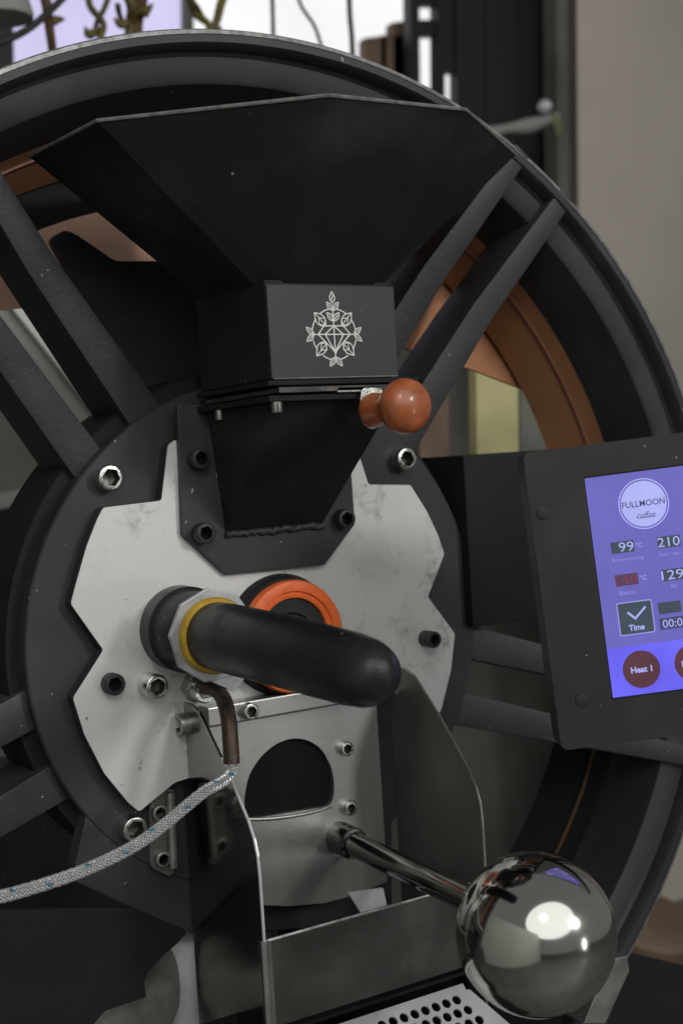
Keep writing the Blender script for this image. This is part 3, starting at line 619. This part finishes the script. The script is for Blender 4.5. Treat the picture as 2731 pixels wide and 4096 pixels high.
for i in range(len(sp_)):
    f = i / 6; k = min(int(f), len(rad) - 2); t = f - k; t = t * t * (3 - 2 * t) if k < 5 else t
    rs.append(rad[k] * (1 - t) + rad[k + 1] * t)
tpart('grip', tube(sp_, rs, 48), 'rubber', smooth=80)

# ================================================================ temperature probe with braided lead
def Q(l): return l
probe = thing('temperature_probe', 'brown bent probe tube with silver braided lead flecked blue, on the face plate', 'probe', (*[c for c in ([(-57.1, -22.7)][0][0], -8, [(-57.1, -22.7)][0][1])],))
def ppart(name, bm, material, parent=probe, smooth=None, kind=None):
    o = finish(name, bm, material, None, smooth, kind)
    if parent is probe: child_of_world(o, probe)
    else: o.parent = parent
    return o
p0 = probe.location / S
ppart('fitting', lathe([(9, -0.6), (9, 9), (8, 10), (6.6, 10), (6.6, 16), (5.2, 17)], 6, origin=p0), 'dull_steel', smooth=20)
ppart('fitting_nut', lathe([(7.4, 9), (8.2, 10.5), (8.2, 15), (7.2, 16.5), (5, 16.5)], 32, origin=p0), 'bolt_steel', smooth=35)
sl = [(-58.4, -12.0, -22.3), (-57.8, -24.0, -21.2), (-59.5, -42.0, -20.8), (-62.4, -57.0, -23.9), (-64.7, -66.0, -32.2), (-66.9, -71.0, -42.6), (-67.9, -73.0, -50.1), (-68.5, -74.0, -54.4)]
ppart('sleeve', tube(smooth_path(sl, 8), 4.3, 24), 'sleeve_brown', smooth=60)
lead = [(-68.1, -73.5, -51.6), (-69.0, -75.0, -57.2), (-72.7, -77.0, -60.2), (-79.6, -79.0, -62.2), (-87.6, -80.0, -64.2), (-97.7, -80.0, -69.4), (-110.1, -80.0, -76.2), (-124.6, -80.0, -82.9), (-140.9, -80.0, -87.6), (-158.9, -80.0, -91.0), (-178.4, -80.0, -92.9), (-195.1, -80.0, -93.6), (-211.3, -80.0, -92.7)]
LP = smooth_path(lead, 14)
core = ppart('lead', tube(LP, 2.5, 14), 'braid_core', smooth=80)
FR = frames(LP); acc = [0.0]
for a, b in zip(LP, LP[1:]): acc.append(acc[-1] + (b - a).length)
def at_len(s):
    s = min(max(s, 0), acc[-1] - 1e-3)
    lo, hi = 0, len(acc) - 1
    while hi - lo > 1:
        m = (lo + hi) // 2
        if acc[m] <= s: lo = m
        else: hi = m
    t = (s - acc[lo]) / (acc[hi] - acc[lo]); return LP[lo].lerp(LP[hi], t), FR[lo][0].lerp(FR[hi][0], t), FR[lo][1].lerp(FR[hi][1], t)
bb = bmesh.new(); nst, lay = 9, 19.0; Ltot = acc[-1]; nstep = int(Ltot / 0.8)
for dirn in (1, -1):
    for k in range(nst):
        prev = None
        for i in range(nstep + 1):
            s = Ltot * i / nstep; c, n, b = at_len(s)
            an = dirn * 2 * PI * s / lay + 2 * PI * k / nst
            rr = 2.85 + 0.26 * math.cos(nst * 2 * PI * s / lay + dirn * PI / 2 + k * PI)
            out = n * math.cos(an) + b * math.sin(an); tn = -n * math.sin(an) + b * math.cos(an)
            p = c + out * rr
            cur = [bb.verts.new((p + tn * 0.5 - out * 0.25) * S), bb.verts.new((p + out * 0.22) * S), bb.verts.new((p - tn * 0.5 - out * 0.25) * S)]
            if prev:
                bb.faces.new((prev[0], cur[0], cur[1], prev[1])); bb.faces.new((prev[1], cur[1], cur[2], prev[2]))
            prev = cur
ppart('braid', bb, 'braid', core, smooth=70, kind='stuff')
# blue tracer flecks lying on the braid
toCam = lambda p: (CAMPOS - p).normalized()
s = 9.0; k = 0
while s < Ltot - 4:
    c, n, b = at_len(s); an0 = 0.9 + 2 * PI * s / 37.0
    fbm = bmesh.new(); rows = []
    base = math.atan2(Vector((-.45, -.85, .25)).dot(b), Vector((-.45, -.85, .25)).dot(n)) + (0.55 if k % 2 else -0.25)
    for i in range(4):
        c, n, b = at_len(s + i * 0.85); row = []
        for j in (0, 1, 2):
            an = base + (i - 1.5) * 0.22 + (j - 1) * 0.24
            row.append(fbm.verts.new((c + (n * math.cos(an) + b * math.sin(an)) * (3.36 if j == 1 else 3.2)) * S))
        rows.append(row)
    for A, B in zip(rows, rows[1:]):
        for j in (0, 1): fbm.faces.new((A[j], A[j + 1], B[j + 1], B[j]))
    ppart('blue_fleck', fbm, 'braid_blue', core, smooth=80)
    s += (10 if k < 1 else 17 + 2 * (k % 3)); k += 1

# ================================================================ control panel
PM = Matrix(((0.853711, -0.036239, -0.519485), (-0.516475, 0.068602, -0.853550), (0.066570, 0.996986, 0.039850)))                                  # columns: right, up, toward the viewer
PO = Vector((95.58, -172.77, 82.41))                                  # upper left corner of the lit screen
panel = thing('control_panel', 'black touch panel with lit violet blue screen beside the wheel', 'control panel', (0, 0, 0))
panel.matrix_world = Matrix.Translation(PO * S) @ PM.to_4x4()
SW, SH = 92.0, 114.43
def qpart(name, bm, material, parent=None, smooth=None):
    # panel drawings use (u right, v up, height toward viewer)
    return finish(name, bm, material, parent or panel, smooth)
bz = rounded([(0, 0), (1, 0), (1, 1)], 7, 6)
bzl = rounded([(-30.1, 17.1), (SW + 30.1, 17.1), (SW + 30.1, -SH - 23.4), (-30.1, -SH - 23.4)], 4.5, 6)
qpart('housing', prism(bzl, -24, 0.9, 0, [(-0.9, 0.9), (SW + .9, 0.9), (SW + .9, -SH - .9), (-0.9, -SH - .9)], axis='Z'), 'panel_black')
scr = qpart('screen', prism([(-1.2, 1.2), (SW + 1.2, 1.2), (SW + 1.2, -SH - 1.2), (-1.2, -SH - 1.2)], -4, -0.9, axis='Z'), 'dark_glass')
qpart('back_cover', prism([(-20, 8), (SW + 20, 8), (SW + 20, -SH - 8), (-20, -SH - 8)], -26, -4.5, axis='Z'), 'satin_black')
for u, v in ((-24.04, -14.91), (-16.46, -113.33)):
    o = qpart('plug', lathe([(3.4, 0.4), (3.2, 1.5), (2.4, 1.7), (0, 1.6)], 28, origin=(u, v, 0), axis=(0, 0, 1)), 'panel_black', smooth=40)
def flat(name, poly, h, m): 
    bm = prism(poly, h - 0.06, h, axis='Z'); return qpart(name, bm, m, scr)
def ring(name, c, r0, r1, h, m):
    return qpart(name, lathe([(r0, h - .06), (r1, h - .06), (r1, h), (r0, h)], 64, origin=(c[0], c[1], 0), axis=(0, 0, 1), closed=True), m, scr)
def disc(name, c, r, h, m):
    return qpart(name, lathe([(r, h - .06), (r, h)], 64, origin=(c[0], c[1], 0), axis=(0, 0, 1)), m, scr)
def rect(c, wd, ht, r=0):
    p = [(c[0] - wd / 2, c[1] - ht / 2), (c[0] + wd / 2, c[1] - ht / 2), (c[0] + wd / 2, c[1] + ht / 2), (c[0] - wd / 2, c[1] + ht / 2)]
    return rounded(p, r) if r else p
def text(s, c, ht, m, h, name='lettering', wd=None, shear=0.0, left=False, bold=0.0):
    cu = bpy.data.curves.new('t', 'FONT'); cu.body = s; cu.size = 1; cu.align_x = 'LEFT' if left else 'CENTER'; cu.shear = shear; cu.offset = bold; cu.resolution_u = 3
    to = bpy.data.objects.new('t', cu); COL.objects.link(to)
    dg = bpy.context.evaluated_depsgraph_get(); me = bpy.data.meshes.new_from_object(to.evaluated_get(dg))
    bpy.data.objects.remove(to); bpy.data.curves.remove(cu)
    xs = [v.co.x for v in me.vertices]; ys = [v.co.y for v in me.vertices]
    sy = ht / (max(ys) - min(ys)); sx = wd / (max(xs) - min(xs)) if wd else sy * 0.95
    for v in me.vertices:
        v.co = Vector(((c[0] + ((v.co.x - min(xs)) if left else (v.co.x - (max(xs) + min(xs)) / 2)) * sx), c[1] + (v.co.y - (max(ys) + min(ys)) / 2) * sy, h)) * S
    return obj(name, me, m, scr)
K = 0.05769                                               # millimetres per unit of the screen drawing
vb = (0.07, -89.01)[1]
flat('background', [(0, 0), (SW, 0), (SW, vb), (0, vb)], -0.75, 'scr_bg')
flat('button_bar', [(0, vb), (SW, vb), (SW, -SH), (0, -SH)], -0.74, 'scr_bar')
c = (28.65, -16.81); ring('badge_ring', c, 218 * K, 228 * K, -0.6, 'scr_pale'); disc('badge', c, 205 * K, -0.6, 'scr_pale')
text('FULLMOON', (c[0] - .2, c[1] + .3), 56 * K, 'scr_ink', -0.5, wd=385 * K, bold=0.01)
text('coffee', (29.06, -22.56), 52 * K, 'scr_ink', -0.5, wd=170 * K, shear=0.35); flat('underline', rect((30.04, -23.97), 150 * K, 6 * K), -0.5, 'scr_ink')
def readout(bc, label, lc, m='scr_dark', dm='scr_pale', digits='', wd=205, unit=None, lw=None):
    flat('readout_box', rect(bc, wd * K, 104 * K), -0.6, m)
    text(digits, (bc[0] + (wd / 2 - len(digits) * 35) * K, bc[1]), 84 * K, dm, -0.5, wd=len(digits) * 66 * K)
    if label: text(label, lc, 42 * K, 'scr_dim', -0.5, wd=lw * K)
    if unit: text('°C', unit, 44 * K, 'scr_light', -0.5, bold=.02)
readout((14.88, -37.71), 'Rewarming', (16.94, -44.26), digits='99', unit=(23.44, -37.66), lw=285)
readout((38.99, -37.93), 'Set up Air', (41.65, -44.38), digits='210', unit=(48.30, -37.98), lw=300)
readout((14.83, -54.69), 'Beans', (14.56, -61.23), 'scr_redbox', 'scr_redink', '148', unit=(23.56, -54.66), lw=150)
readout((38.80, -55.07), 'Air', (38.68, -60.98), digits='129', unit=(47.28, -54.72), lw=66)
flat('key_border', rect((17.04, -74.81), 320 * K, 300 * K, 1.2), -0.62, 'scr_light'); flat('key', rect((17.04, -74.81), 300 * K, 280 * K, 1.0), -0.55, 'scr_dark')
ck = [(13.36, -71.83), (16.70, -75.18), (22.33, -69.97)]
for a, b in zip(ck, ck[1:]):
    a, b = Vector(a), Vector(b); d = (b - a).normalized(); n = Vector((-d.y, d.x)) * 9 * K; e = d * 7 * K
    flat('check_mark', [tuple(a - e - n), tuple(b + e - n), tuple(b + e + n), tuple(a - e + n)], -0.45 if b.y > a.y else -0.44, 'scr_pale')
text('Time', (16.81, -79.73), 56 * K, 'scr_pale', -0.45, wd=140 * K, bold=0.03)
flat('readout_box', rect((35.01, -71.74), 205 * K, 104 * K), -0.6, 'scr_dark')
flat('readout_box', rect((37.04, -79.85), 285 * K, 104 * K), -0.6, 'scr_ink'); text('00:00', (30.35, -79.86), 72 * K, 'scr_pale', -0.5, wd=230 * K, left=True)
b1, b2 = (16.47, -101.61), (43.40, -101.62)
disc('heat_button', b1, 168 * K, -0.6, 'scr_red'); text('Heat 1', b1, 56 * K, 'scr_pale', -0.5, wd=190 * K, bold=0.03)
disc('heat_button', b2, 168 * K, -0.6, 'scr_red'); text('H', (b2[0] - 80 * K, b2[1]), 56 * K, 'scr_pale', -0.5, bold=0.03)
qpart('mounting_arm', prism([(-5, -35), (30, -35), (30, -75), (-5, -75)], -80, -25, axis='Z'), 'satin_black')
